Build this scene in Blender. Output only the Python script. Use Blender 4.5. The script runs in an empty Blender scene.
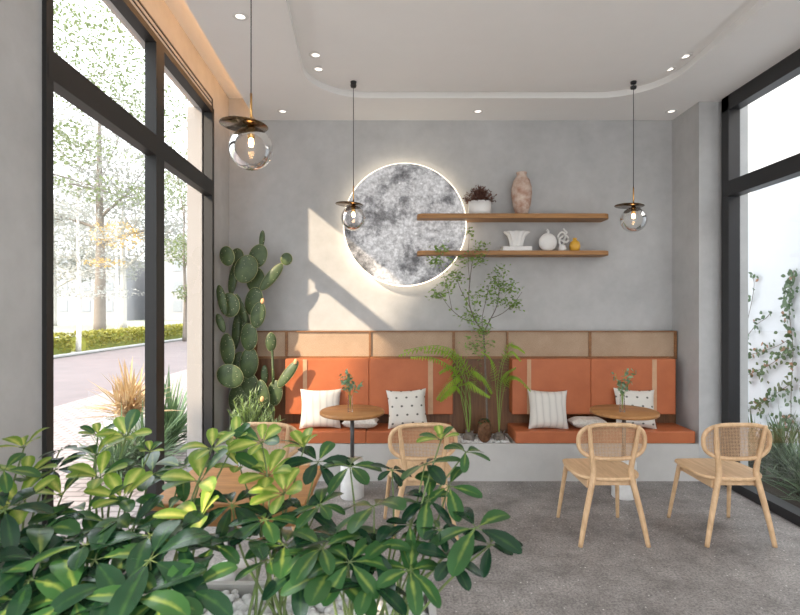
import bpy, math, random
from mathutils import Vector, Matrix, noise
R = math.radians
S = bpy.context.scene
COL = S.collection
random.seed(7)

# ------------------------------------------------------------------ camera, world, sun, exposure
F = 510.0; CX = 400.0; CY = 309.0; EYE = 1.57
cam_d = bpy.data.cameras.new('camera'); cam = bpy.data.objects.new('camera', cam_d); COL.objects.link(cam)
cam.location = (0, 0, EYE); cam.rotation_euler = (R(90), 0, 0)
cam_d.sensor_width = 36; cam_d.lens = 36*F/800; cam_d.shift_y = 1.5/800
cam_d.clip_start = .05; cam_d.clip_end = 400
S.camera = cam
cam_d.dof.use_dof = True; cam_d.dof.focus_distance = 4.2; cam_d.dof.aperture_fstop = 4.0
W = bpy.data.worlds.new('sky'); S.world = W; W.use_nodes = True
wn = W.node_tree; wn.nodes.clear()
bg = wn.nodes.new('ShaderNodeBackground'); wo = wn.nodes.new('ShaderNodeOutputWorld')
tc = wn.nodes.new('ShaderNodeTexCoord'); sx = wn.nodes.new('ShaderNodeSeparateXYZ'); rp = wn.nodes.new('ShaderNodeValToRGB')
wn.links.new(tc.outputs['Generated'], sx.inputs[0]); wn.links.new(sx.outputs['Z'], rp.inputs[0])
rp.color_ramp.elements[0].color = (.30, .31, .32, 1); rp.color_ramp.elements[0].position = 0
rp.color_ramp.elements[1].color = (.90, .95, 1.0, 1); rp.color_ramp.elements[1].position = .75
wn.links.new(rp.outputs[0], bg.inputs[0]); wn.links.new(bg.outputs[0], wo.inputs[0])
bg.inputs[1].default_value = 2.6
SUN = Vector((.735, .605, -.63)).normalized()
sd = bpy.data.lights.new('sun', 'SUN'); sun = bpy.data.objects.new('sun', sd); COL.objects.link(sun)
sd.energy = 3.2; sd.angle = R(1.2); sd.color = (1, .80, .58)
sun.rotation_euler = SUN.to_track_quat('-Z', 'Y').to_euler(); sun.location = (-8, -6, 9)
S.view_settings.view_transform = 'Standard'; S.view_settings.look = 'None'
S.view_settings.exposure = 1.45; S.view_settings.gamma = 1; S.view_settings.use_curve_mapping = False
S.render.film_transparent = False

def P(px, py, Y):                                   # a measured pixel at a known distance
    return Vector(((px-CX)*Y/F, Y, EYE-(py-CY)*Y/F))

# ------------------------------------------------------------------ materials
def ng(name):
    m = bpy.data.materials.new(name); m.use_nodes = True
    return m, m.node_tree, m.node_tree.nodes['Principled BSDF']
def N(t, kind, **kw):
    n = t.nodes.new(kind)
    for k, v in kw.items(): setattr(n, k, v)
    return n
def ramp(t, fac, stops):
    r = N(t, 'ShaderNodeValToRGB'); e = r.color_ramp.elements
    e[0].position, e[0].color = stops[0][0], (*stops[0][1], 1)
    e[1].position, e[1].color = stops[-1][0], (*stops[-1][1], 1)
    for p, c in stops[1:-1]:
        q = e.new(p); q.color = (*c, 1)
    t.links.new(fac, r.inputs[0]); return r.outputs[0]
def coords(t, scale=(1, 1, 1), kind='Object'):
    c = N(t, 'ShaderNodeTexCoord'); m = N(t, 'ShaderNodeMapping'); m.inputs['Scale'].default_value = scale
    t.links.new(c.outputs[kind], m.inputs[0]); return m.outputs[0]
def bump(t, b, h, s=.2, d=.01):
    n = N(t, 'ShaderNodeBump'); n.inputs['Strength'].default_value = s; n.inputs['Distance'].default_value = d
    t.links.new(h, n.inputs['Height']); t.links.new(n.outputs[0], b.inputs['Normal'])
def noise_tex(t, vec, scale, detail=4, rough=.6):
    n = N(t, 'ShaderNodeTexNoise'); n.inputs['Scale'].default_value = scale
    n.inputs['Detail'].default_value = detail; n.inputs['Roughness'].default_value = rough
    t.links.new(vec, n.inputs['Vector']); return n.outputs['Fac']
def mat(name, c1, c2=None, scale=6, rough=.6, metal=0, bmp=.1, stretch=(1, 1, 1), detail=5, kind='Object', spec=.5):
    m, t, b = ng(name)
    b.inputs['Roughness'].default_value = rough; b.inputs['Metallic'].default_value = metal
    b.inputs['Specular IOR Level'].default_value = spec
    v = coords(t, stretch, kind); f = noise_tex(t, v, scale, detail)
    if c2 is None: c2 = tuple(x*.88 for x in c1)
    t.links.new(ramp(t, f, [(.3, c2), (.7, c1)]), b.inputs['Base Color'])
    if bmp: bump(t, b, f, bmp, .004)
    return m
def emit(name, c, s):
    m, t, b = ng(name)
    b.inputs['Base Color'].default_value = (*c, 1); b.inputs['Emission Color'].default_value = (*c, 1)
    b.inputs['Emission Strength'].default_value = s; return m
def glass(name, tint=(1, 1, 1), ior=1.45, gl=1.0):
    m = bpy.data.materials.new(name); m.use_nodes = True; t = m.node_tree; t.nodes.clear()
    o = N(t, 'ShaderNodeOutputMaterial'); x = N(t, 'ShaderNodeMixShader'); a = N(t, 'ShaderNodeBsdfTransparent')
    g = N(t, 'ShaderNodeBsdfGlossy'); fr = N(t, 'ShaderNodeFresnel'); fr.inputs[0].default_value = ior
    a.inputs[0].default_value = (*tint, 1); g.inputs['Roughness'].default_value = .01
    mu = N(t, 'ShaderNodeMath', operation='MULTIPLY'); mu.inputs[1].default_value = gl
    t.links.new(fr.outputs[0], mu.inputs[0]); t.links.new(mu.outputs[0], x.inputs[0])
    t.links.new(a.outputs[0], x.inputs[1]); t.links.new(g.outputs[0], x.inputs[2]); t.links.new(x.outputs[0], o.inputs[0])
    return m
def leafmat(name, edge, mid, w=.25, trans=.25, rough=.38, var=.25, tipfade=0.):
    m, t, b = ng(name)
    uv = N(t, 'ShaderNodeTexCoord'); s = N(t, 'ShaderNodeSeparateXYZ'); t.links.new(uv.outputs['UV'], s.inputs[0])
    a = N(t, 'ShaderNodeMath', operation='SUBTRACT'); a.inputs[1].default_value = .5; t.links.new(s.outputs['X'], a.inputs[0])
    ab = N(t, 'ShaderNodeMath', operation='ABSOLUTE'); t.links.new(a.outputs[0], ab.inputs[0])
    ob = coords(t, (1, 1, 1)); nf = noise_tex(t, ob, 22, 3)
    ad = N(t, 'ShaderNodeMath', operation='MULTIPLY_ADD'); ad.inputs[1].default_value = .35; t.links.new(nf, ad.inputs[0]); t.links.new(ab.outputs[0], ad.inputs[2])
    fd = N(t, 'ShaderNodeMath', operation='MULTIPLY_ADD'); fd.inputs[1].default_value = tipfade; t.links.new(s.outputs['Y'], fd.inputs[0]); t.links.new(ad.outputs[0], fd.inputs[2])
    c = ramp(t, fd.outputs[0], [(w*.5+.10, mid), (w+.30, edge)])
    mx = N(t, 'ShaderNodeMix', data_type='RGBA', blend_type='MULTIPLY'); mx.inputs['Factor'].default_value = 1
    g = ramp(t, noise_tex(t, ob, 7, 2), [(.35, (1-var,)*3), (.65, (1, 1, 1))])
    t.links.new(c, mx.inputs['A']); t.links.new(g, mx.inputs['B']); t.links.new(mx.outputs['Result'], b.inputs['Base Color'])
    b.inputs['Roughness'].default_value = rough
    tr = N(t, 'ShaderNodeBsdfTranslucent'); ms = N(t, 'ShaderNodeMixShader'); ms.inputs[0].default_value = trans
    t.links.new(mx.outputs['Result'], tr.inputs[0]); o = t.nodes['Material Output']
    t.links.new(b.outputs[0], ms.inputs[1]); t.links.new(tr.outputs[0], ms.inputs[2]); t.links.new(ms.outputs[0], o.inputs[0])
    return m
def woodmat(name, a, b_, stretch=(1, 14, 14), rough=.5, scale=3.0):
    m, t, b = ng(name); v = coords(t, stretch); f = noise_tex(t, v, scale, 6, .65)
    t.links.new(ramp(t, f, [(.3, b_), (.68, a)]), b.inputs['Base Color']); b.inputs['Roughness'].default_value = rough
    bump(t, b, f, .12, .003); return m

M = {}
def wallmat(name, base, amp=.10):
    m, t, b = ng(name); v = coords(t); f = noise_tex(t, v, 1.3, 8, .62); g = noise_tex(t, v, 9, 6, .6)
    ad = N(t, 'ShaderNodeMath', operation='MULTIPLY_ADD'); ad.inputs[1].default_value = .35
    t.links.new(g, ad.inputs[0]); t.links.new(f, ad.inputs[2])
    lo = tuple(x*(1-amp) for x in base); hi = tuple(min(1, x*(1+amp)) for x in base)
    t.links.new(ramp(t, ad.outputs[0], [(.45, lo), (.9, hi)]), b.inputs['Base Color'])
    b.inputs['Roughness'].default_value = .75; bump(t, b, g, .08, .004); return m
M['wall'] = wallmat('grey_microcement', (.45, .45, .447), .15)
M['concrete'] = wallmat('bench_concrete', (.50, .485, .465), .10)
M['ceil'] = wallmat('ceiling_plaster', (.87, .865, .85), .02)
M['outwall'] = wallmat('white_render', (.50, .51, .53), .03)
M['reveal'] = wallmat('outer_reveal', (.27, .255, .245), .04)
# floor: speckled screed
m, t, b = ng('speckled_screed'); v = coords(t)
f = noise_tex(t, v, 3.2, 10, .78); c0 = ramp(t, f, [(.36, (.17, .157, .150)), (.64, (.38, .355, .34))])
vo = N(t, 'ShaderNodeTexVoronoi'); vo.inputs['Scale'].default_value = 30; t.links.new(v, vo.inputs['Vector'])
k = ramp(t, vo.outputs['Distance'], [(.10, (1, 1, 1)), (.17, (0, 0, 0))])
sp = N(t, 'ShaderNodeSeparateColor'); t.links.new(vo.outputs['Color'], sp.inputs[0])
gt = N(t, 'ShaderNodeMath', operation='GREATER_THAN'); gt.inputs[1].default_value = .72; t.links.new(sp.outputs[0], gt.inputs[0])
mm = N(t, 'ShaderNodeMath', operation='MULTIPLY'); t.links.new(k, mm.inputs[0]); t.links.new(gt.outputs[0], mm.inputs[1])
mx = N(t, 'ShaderNodeMix', data_type='RGBA'); t.links.new(mm.outputs[0], mx.inputs['Factor']); t.links.new(c0, mx.inputs['A']); mx.inputs['B'].default_value = (.72, .70, .67, 1)
f2 = noise_tex(t, v, 70, 3, .85); g2 = ramp(t, f2, [(.36, (.42, .42, .42)), (.60, (1.08, 1.05, 1.03))])
m2 = N(t, 'ShaderNodeMix', data_type='RGBA', blend_type='MULTIPLY'); m2.inputs['Factor'].default_value = 1
t.links.new(mx.outputs['Result'], m2.inputs['A']); t.links.new(g2, m2.inputs['B']); t.links.new(m2.outputs['Result'], b.inputs['Base Color'])
b.inputs['Roughness'].default_value = .55; bump(t, b, f2, .15, .003); M['floor'] = m

M['black'] = mat('black_frame', (.018, .018, .02), rough=.4, bmp=0)
M['frame'] = mat('charcoal_frame', (.022, .021, .020), rough=.5, spec=.3, bmp=0)
M['leather'] = mat('tan_leather', (.47, .135, .048), (.39, .105, .035), 5, .5, bmp=.06)
M['strap'] = mat('pale_strap', (.58, .36, .22), (.50, .30, .18), 20, .8)
M['panel'] = woodmat('walnut_panel', (.20, .088, .034), (.095, .04, .016), (14, 14, 1))
M['shelfwood'] = woodmat('oak_shelf', (.44, .22, .07), (.24, .11, .035), (1.2, 14, 22))
M['trim'] = woodmat('teak_trim', (.30, .14, .05), (.17, .075, .028), (4, 14, 14))
M['tabletop'] = woodmat('oak_table_top', (.46, .22, .07), (.27, .115, .035), (1.5, 9, 9))
M['chair'] = woodmat('pale_ash', (.68, .46, .27), (.48, .30, .16), (11, 1.2, 5), .45)
M['cane'] = mat('cane_strand', (.60, .40, .24), (.45, .28, .16), 60, .6, bmp=0)
m, t, b = ng('cane_webbing'); v = coords(t)
w1 = N(t, 'ShaderNodeTexChecker'); w1.inputs['Scale'].default_value = 150; t.links.new(v, w1.inputs['Vector'])
f = noise_tex(t, v, 5, 4); c = ramp(t, f, [(.3, (.42, .30, .20)), (.7, (.50, .37, .26))])
mx = N(t, 'ShaderNodeMix', data_type='RGBA', blend_type='MULTIPLY'); t.links.new(w1.outputs['Fac'], mx.inputs['Factor']); t.links.new(c, mx.inputs['A']); mx.inputs['B'].default_value = (.72, .68, .64, 1)
t.links.new(mx.outputs['Result'], b.inputs['Base Color']); b.inputs['Roughness'].default_value = .7; M['webbing'] = m
M['white'] = mat('white_ceramic', (.80, .79, .77), rough=.45, bmp=.05)
M['marble'] = mat('white_terrazzo', (.78, .77, .75), (.64, .63, .62), 14, .4, bmp=.05)
M['grey_pole'] = mat('dark_grey_steel', (.10, .10, .10), rough=.4, metal=.5, bmp=0)
M['brass'] = mat('brass', (.75, .42, .14), rough=.25, metal=1, bmp=0)
M['bronze'] = mat('dark_bronze', (.12, .075, .035), rough=.2, metal=.9, bmp=0)
M['glass'] = glass('window_glass', (.97, .98, .98), 1.45, .45)
M['glass_r'] = glass('garden_window_glass', (.97, .98, .98), 1.45, .15)
M['globe'] = glass('clear_globe', (.985, .98, .97), 1.45, .8)
M['bulb'] = emit('warm_bulb', (1, .55, .22), 14)
M['led'] = emit('warm_led', (1, .55, .24), 2.2)
M['halo'] = emit('moon_halo', (1, .86, .66), 1.25)
M['spot'] = emit('downlight_glow', (1, .93, .85), .55)
M['pebble'] = mat('white_pebble', (.80, .79, .77), (.55, .54, .53), 30, .7)
M['soil'] = mat('dark_soil', (.06, .045, .03), rough=.95)
M['vase_clay'] = mat('rustic_clay', (.66, .56, .48), (.34, .15, .09), 13, .85, bmp=.5, detail=8)
M['yellow'] = mat('mustard_glaze', (.75, .42, .05), rough=.35, bmp=0)
M['brownleaf'] = mat('brown_dried_leaf', (.17, .075, .05), (.09, .04, .03), 40, .8)
M['bark'] = mat('grey_bark', (.22, .19, .16), (.12, .10, .085), 30, .9, bmp=.4)
M['palebark'] = mat('pale_bark', (.55, .52, .48), (.40, .38, .35), 30, .9)
M['stem'] = mat('green_stem', (.22, .34, .06), rough=.5)
M['cane_stem'] = mat('umbrella_plant_stem', (.13, .21, .05), (.10, .12, .05), 20, .6)
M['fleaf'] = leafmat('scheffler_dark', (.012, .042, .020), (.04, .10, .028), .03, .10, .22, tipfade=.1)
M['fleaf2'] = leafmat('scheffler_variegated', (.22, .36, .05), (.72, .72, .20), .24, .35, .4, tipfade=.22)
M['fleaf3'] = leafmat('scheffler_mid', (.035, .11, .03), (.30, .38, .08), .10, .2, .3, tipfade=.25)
M['fern'] = leafmat('fern_leaf', (.30, .50, .04), (.42, .60, .08), .2, .4, .5)
M['smallleaf'] = leafmat('small_tree_leaf', (.20, .36, .07), (.30, .44, .12), .2, .3, .5)
M['euc'] = leafmat('eucalyptus_leaf', (.17, .30, .18), (.28, .42, .27), .2, .2, .5)
M['rosemary'] = leafmat('needle_leaf', (.17, .27, .11), (.42, .50, .28), .2, .2, .5)
M['agave'] = leafmat('blade_leaf', (.06, .12, .055), (.16, .24, .10), .2, .15, .45)
M['agavetan'] = leafmat('tan_blade_leaf', (.40, .24, .11), (.48, .38, .20), .2, .2, .5)  # tan put into the blades to paint the reflection on the glass
M['hedge'] = leafmat('hedge_leaf', (.21, .24, .03), (.32, .28, .04), .25, .3, .6)
M['treeg'] = leafmat('tree_leaf', (.15, .19, .085), (.20, .24, .11), .25, .45, .6)
M['treep'] = leafmat('pale_blossom_leaf', (.27, .28, .26), (.34, .34, .31), .25, .4, .7, .12)  # leaves painted pale to stand for haze and glass reflection
M['treeo'] = leafmat('autumn_leaf', (.42, .27, .09), (.48, .34, .13), .25, .4, .7, .12)
M['vinel'] = leafmat('vine_leaf', (.035, .085, .03), (.08, .15, .05), .25, .2, .5)
M['viner'] = leafmat('red_vine_leaf', (.26, .11, .07), (.32, .18, .09), .25, .2, .5)
# cactus
m, t, b = ng('cactus_skin'); v = coords(t); f = noise_tex(t, v, 9, 5)
c = ramp(t, f, [(.3, (.022, .042, .016)), (.7, (.085, .125, .042))])
vo = N(t, 'ShaderNodeTexVoronoi'); vo.inputs['Scale'].default_value = 34; t.links.new(v, vo.inputs['Vector'])
k = ramp(t, vo.outputs['Distance'], [(.10, (1, 1, 1)), (.16, (0, 0, 0))])
mx = N(t, 'ShaderNodeMix', data_type='RGBA'); t.links.new(k, mx.inputs['Factor']); t.links.new(c, mx.inputs['A']); mx.inputs['B'].default_value = (.42, .40, .24, 1)
t.links.new(mx.outputs['Result'], b.inputs['Base Color']); b.inputs['Roughness'].default_value = .5; M['cactus'] = m
M['rim'] = mat('cactus_rim', (.42, .42, .20), rough=.6); M['bud'] = mat('cactus_bud', (.80, .45, .22), rough=.6)  # first colour paints the sunlit edge highlight of the pads
# moon print
m, t, b = ng('moon_print'); v = coords(t)
f = noise_tex(t, v, 2.9, 10, .68); c = ramp(t, f, [(.38, (.11, .11, .115)), (.45, (.27, .27, .28)), (.50, (.50, .50, .51)), (.68, (.66, .66, .67))])
vo = N(t, 'ShaderNodeTexVoronoi'); vo.inputs['Scale'].default_value = 13; t.links.new(v, vo.inputs['Vector'])
k = ramp(t, vo.outputs['Distance'], [(.06, (1.3, 1.3, 1.3)), (.2, (.9, .9, .9)), (.6, (1, 1, 1))])
nf = noise_tex(t, v, 26, 6, .7); k2 = ramp(t, nf, [(.38, (.62, .62, .62)), (.62, (1.2, 1.2, 1.2))])
a1 = N(t, 'ShaderNodeMix', data_type='RGBA', blend_type='MULTIPLY'); a1.inputs['Factor'].default_value = 1
a2 = N(t, 'ShaderNodeMix', data_type='RGBA', blend_type='MULTIPLY'); a2.inputs['Factor'].default_value = 1
t.links.new(c, a1.inputs['A']); t.links.new(k, a1.inputs['B']); t.links.new(a1.outputs['Result'], a2.inputs['A']); t.links.new(k2, a2.inputs['B'])
t.links.new(a2.outputs['Result'], b.inputs['Base Color']); t.links.new(a2.outputs['Result'], b.inputs['Emission Color'])
b.inputs['Emission Strength'].default_value = .15; b.inputs['Roughness'].default_value = .8; M['moon'] = m
# pillows (UV patterns)
def pillowmat(name, dots):
    m, t, b = ng(name); u = coords(t, (1, 1, 1), 'UV'); base = (.64, .605, .55)
    if dots:
        s = N(t, 'ShaderNodeSeparateXYZ'); t.links.new(u, s.inputs[0]); ax = []
        rowf = N(t, 'ShaderNodeMath', operation='MULTIPLY'); rowf.inputs[1].default_value = 4.5; t.links.new(s.outputs['Y'], rowf.inputs[0])
        fl = N(t, 'ShaderNodeMath', operation='FLOOR'); t.links.new(rowf.outputs[0], fl.inputs[0])
        off = N(t, 'ShaderNodeMath', operation='MULTIPLY_ADD'); off.inputs[1].default_value = .5
        xs = N(t, 'ShaderNodeMath', operation='MULTIPLY'); xs.inputs[1].default_value = 4; t.links.new(s.outputs['X'], xs.inputs[0])
        t.links.new(fl.outputs[0], off.inputs[0]); t.links.new(xs.outputs[0], off.inputs[2])
        for q in (off, rowf):
            fr = N(t, 'ShaderNodeMath', operation='FRACT'); t.links.new(q.outputs[0], fr.inputs[0])
            su = N(t, 'ShaderNodeMath', operation='SUBTRACT'); su.inputs[1].default_value = .5; t.links.new(fr.outputs[0], su.inputs[0])
            po = N(t, 'ShaderNodeMath', operation='POWER'); po.inputs[1].default_value = 2
            ab = N(t, 'ShaderNodeMath', operation='ABSOLUTE'); t.links.new(su.outputs[0], ab.inputs[0]); t.links.new(ab.outputs[0], po.inputs[0]); ax.append(po)
        ad = N(t, 'ShaderNodeMath', operation='ADD'); t.links.new(ax[0].outputs[0], ad.inputs[0]); t.links.new(ax[1].outputs[0], ad.inputs[1])
        t.links.new(ramp(t, ad.outputs[0], [(.009, (.10, .10, .09)), (.014, (.42, .38, .33)), (.024, base)]), b.inputs['Base Color'])
    else:
        w = N(t, 'ShaderNodeTexWave'); w.inputs['Scale'].default_value = 1.9; w.inputs['Distortion'].default_value = 3.5; w.inputs['Detail Scale'].default_value = .6; t.links.new(u, w.inputs[0])
        t.links.new(ramp(t, w.outputs['Fac'], [(.04, (.53, .50, .46)), (.12, (.62, .585, .54)), (.8, (.66, .625, .575))]), b.inputs['Base Color'])
    b.inputs['Roughness'].default_value = .9; bump(t, b, noise_tex(t, u, 90, 2), .3, .003); return m
M['pillow_dot'] = pillowmat('dotted_cotton', True); M['pillow_str'] = pillowmat('striped_cotton', False)
M['tuft'] = mat('tufted_cotton', (.74, .70, .64), (.55, .50, .44), 55, .95, bmp=.8)
# outdoors
m, t, b = ng('brick_paving'); v = coords(t)
br = N(t, 'ShaderNodeTexBrick'); br.inputs['Scale'].default_value = 2.2; br.inputs['Mortar Size'].default_value = .035
br.inputs['Color1'].default_value = (.21, .175, .168, 1); br.inputs['Color2'].default_value = (.18, .15, .142, 1); br.inputs['Mortar'].default_value = (.10, .08, .075, 1)
t.links.new(v, br.inputs['Vector']); t.links.new(br.outputs[0], b.inputs['Base Color']); b.inputs['Roughness'].default_value = .8; M['paving'] = m
M['road'] = mat('worn_asphalt', (.105, .085, .088), (.085, .07, .073), 1.5, .85)
M['lawn'] = mat('pale_park_ground', (.19, .20, .165), (.16, .17, .13), 1, .95)
M['kerb'] = mat('kerb_stone', (.30, .30, .29), rough=.8)
M['farwall'] = mat('far_render', (.30, .30, .31), (.27, .27, .28), .3, .9)
M['farglass'] = mat('far_glass', (.25, .27, .29), rough=.3)

# ------------------------------------------------------------------ mesh helpers
class MB:
    def __init__(s): s.v = []; s.f = []; s.uv = []; s.sm = []
    def face(s, idx, uv=None, smooth=False): s.f.append(idx); s.uv.append(uv); s.sm.append(smooth)
    def box(s, a, b, T=None):
        i = len(s.v)
        for x in (a[0], b[0]):
            for y in (a[1], b[1]):
                for z in (a[2], b[2]):
                    p = Vector((x, y, z)); s.v.append(T(p) if T else p)
        for q in ((0, 1, 3, 2), (4, 6, 7, 5), (0, 4, 5, 1), (2, 3, 7, 6), (0, 2, 6, 4), (1, 5, 7, 3)):
            s.face([i+k for k in q])
        return s
    def tube(s, pts, rad, seg=8, caps=True, closed=False):
        pts = [Vector(p) for p in pts]; n = len(pts)
        if not hasattr(rad, '__len__'): rad = [rad]*n
        i0 = len(s.v); up = None
        for k, p in enumerate(pts):
            if closed: d = pts[(k+1) % n]-pts[k-1]
            else: d = pts[min(k+1, n-1)]-pts[max(k-1, 0)]
            if d.length < 1e-9: d = Vector((0, 0, 1))
            d.normalize()
            if up is None:
                up = Vector((0, 0, 1)) if abs(d.z) < .9 else Vector((1, 0, 0))
            x = d.cross(up)
            if x.length < 1e-5: x = d.orthogonal()
            x.normalize(); y = x.cross(d); up = y
            for j in range(seg):
                a = 2*math.pi*j/seg; s.v.append(p+(x*math.cos(a)+y*math.sin(a))*rad[k])
        for k in range(n if closed else n-1):
            for j in range(seg):
                a = i0+k*seg+j; b = i0+k*seg+(j+1) % seg; k2 = (k+1) % n
                s.face([a, b, i0+k2*seg+(j+1) % seg, i0+k2*seg+j], None, True)
        if caps and not closed:
            s.face([i0+j for j in range(seg)][::-1]); s.face([i0+(n-1)*seg+j for j in range(seg)])
        return s
    def lathe(s, prof, c=(0, 0, 0), seg=28, flute=0, nf=10, sq=1.0):
        i0 = len(s.v); c = Vector(c)
        for k, (r, z) in enumerate(prof):
            for j in range(seg):
                a = 2*math.pi*j/seg; rr = r*(1+flute*math.cos(nf*a)*(k/len(prof)))
                s.v.append(c+Vector((rr*math.cos(a), rr*math.sin(a)*sq, z)))
        for k in range(len(prof)-1):
            for j in range(seg):
                s.face([i0+k*seg+j, i0+k*seg+(j+1) % seg, i0+(k+1)*seg+(j+1) % seg, i0+(k+1)*seg+j], None, True)
        if prof[0][0] > 1e-4: s.face([i0+j for j in range(seg)][::-1])
        if prof[-1][0] > 1e-4 and prof[-1][1] != prof[0][1]: s.face([i0+(len(prof)-1)*seg+j for j in range(seg)])
        return s
    def prism(s, outline, z0, z1, T=None):
        n = len(outline); i = len(s.v)
        for z in (z0, z1):
            for (x, y) in outline:
                p = Vector((x, y, z)); s.v.append(T(p) if T else p)
        s.face([i+k for k in range(n)][::-1]); s.face([i+n+k for k in range(n)])
        for k in range(n): s.face([i+k, i+(k+1) % n, i+n+(k+1) % n, i+n+k])
        return s
    def blade(s, base, d, L, w, droop=0., seg=4, side=None, fold=.15, shape='blade', up=None):
        d = Vector(d).normalized(); up = Vector(up) if up else Vector((0, 0, 1))
        x = side or d.cross(up)
        if x.length < 1e-3: x = Vector((1, 0, 0))
        x.normalize(); nrm = x.cross(d).normalized(); i0 = len(s.v); base = Vector(base)
        for k in range(seg+1):
            q = k/seg if shape != 'obov' else math.sin(math.pi/2*k/seg)
            if shape == 'blade': ww = w*(1-q)**.7*(.7+.6*q)
            elif shape == 'obov': ww = w*(.12+.88*math.sin(math.pi*.5*min(1, q/.62)))*(1 if q < .62 else max(.0025, 1-((q-.62)/.38)**2.2)**.5)
            else: ww = w*math.sin(math.pi*(q*.96+.02))
            c = base+d*(L*q)-Vector((0, 0, 1))*(droop*L*q*q)
            s.v += [c-x*ww/2+nrm*fold*ww*.5, c, c+x*ww/2+nrm*fold*ww*.5]
        for k in range(seg):
            a = i0+3*k
            for o, (u0, u1) in ((0, (0, .5)), (1, (.5, 1))):
                s.face([a+o, a+o+1, a+o+4, a+o+3], [(u0, k/seg), (u1, k/seg), (u1, (k+1)/seg), (u0, (k+1)/seg)], True)
        return s
    def leafq(s, c, size, rnd=random, flat=0, asp=.55):
        d = Vector((rnd.gauss(0, 1), rnd.gauss(0, 1), rnd.gauss(0, 1)*(1-flat))).normalized()
        x = d.cross(Vector((rnd.gauss(0, .6), rnd.gauss(0, .6), 1))).normalized()
        i = len(s.v); c = Vector(c); L = size
        s.v += [c-d*L*.5, c+x*L*asp*.5, c+d*L*.5, c-x*L*asp*.5]
        s.face([i, i+1, i+2, i+3], [(.5, 0), (1, .5), (.5, 1), (0, .5)])
        return s
    def ellip(s, T, seg=20, rings=12):
        i0 = len(s.v)
        for r in range(rings+1):
            ph = math.pi*r/rings
            for j in range(seg):
                a = 2*math.pi*j/seg; s.v.append(T @ Vector((math.sin(ph)*math.cos(a), math.sin(ph)*math.sin(a), math.cos(ph))))
        for r in range(rings):
            for j in range(seg):
                s.face([i0+r*seg+j, i0+r*seg+(j+1) % seg, i0+(r+1)*seg+(j+1) % seg, i0+(r+1)*seg+j], None, True)
        return s
    def build(s, name, mt, parent=None, loc=None, bevel=0, solid=0, subsurf=0):
        me = bpy.data.meshes.new(name); off = Vector(loc) if loc else Vector((0, 0, 0))
        me.from_pydata([tuple(v-off) for v in s.v], [], s.f)
        uvl = me.uv_layers.new(name='UVMap'); li = 0; data = []
        for f, uv in zip(s.f, s.uv):
            if uv is None: data += [0., 0.]*len(f)
            else:
                for a in uv: data += [a[0], a[1]]
        uvl.data.foreach_set('uv', data); me.polygons.foreach_set('use_smooth', s.sm)
        me.materials.append(mt if not isinstance(mt, str) else M[mt]); me.validate(); me.update()
        o = bpy.data.objects.new(name, me); COL.objects.link(o)
        if parent is not None: o.parent = parent
        if loc: o.location = off
        if bevel:
            b = o.modifiers.new('bevel', 'BEVEL'); b.width = bevel; b.segments = 3; b.limit_method = 'ANGLE'; b.angle_limit = R(50)
        if solid:
            q = o.modifiers.new('solid', 'SOLIDIFY'); q.thickness = solid; q.offset = 0
        if subsurf:
            q = o.modifiers.new('sub', 'SUBSURF'); q.levels = q.render_levels = subsurf
        return o
def tag(o, label, cat, group=None, kind=None):
    o['label'] = label; o['category'] = cat
    if group: o['group'] = group
    if kind: o['kind'] = kind
    return o
def struct(o): o['kind'] = 'structure'; return o
def empty(name, loc=(0, 0, 0), rz=0):
    o = bpy.data.objects.new(name, None); COL.objects.link(o); o.location = loc; o.rotation_euler.z = rz; o.empty_display_size = .1
    return o
def copy_tree(o, parent=None):
    c = o.copy(); COL.objects.link(c); c.parent = parent
    for ch in list(o.children): copy_tree(ch, c)
    return c

# ------------------------------------------------------------------ room shell
H = 3.46; SK = -.0608; XL0 = -1.402
def LW(p): return Vector((XL0+SK*p.y+p.x, p.y, p.z))       # x = distance from the left wall plane (+ into the room)
struct(MB().box((-1.75, -1.2, -.12), (3.06, 5.4, 0)).build('floor', 'floor'))
struct(MB().box((-1.9, 5.11, -.12), (3.14, 5.36, 3.9)).build('wall_back', 'wall'))
wl = MB()
wl.box((-.26, 1.0, -.12), (0, 2.186, 3.9), LW)
wl.box((-.26, -1.2, -.12), (0, -.6, 3.9), LW); wl.box((-.26, -.6, 2.0), (0, 1.0, 3.9), LW); wl.box((-.26, -.6, -.12), (0, 1.0, .45), LW)  # opening out of view, added to let sun onto the foreground plants
wl.box((-.14, 2.186, 3.35), (0, 4.555, 3.9), LW)            # lintel
wl.box((-.20, 4.555, -.12), (0, 5.11, 3.9), LW)
struct(wl.build('wall_left', 'wall'))
struct(MB().box((-.20, 4.49, -.12), (-.07, 4.556, 3.35), LW).build('trim_1', 'reveal'))
wr = MB().box((2.726, 4.65, 0), (3.0, 5.11, H+.1)).box((3.0, 4.60, -.12), (3.14, 5.36, 3.9))
struct(wr.build('wall_right', 'wall'))
# thin black grooves above the left window
tl = MB().box((-.001, 2.186, 3.438), (.006, 4.56, 3.450), LW).box((-.001, 2.186, 3.398), (.006, 4.56, 3.406), LW).box((-.001, 4.545, 0), (.006, 4.565, 3.45), LW)
struct(tl.build('trim_2', 'black'))

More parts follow.
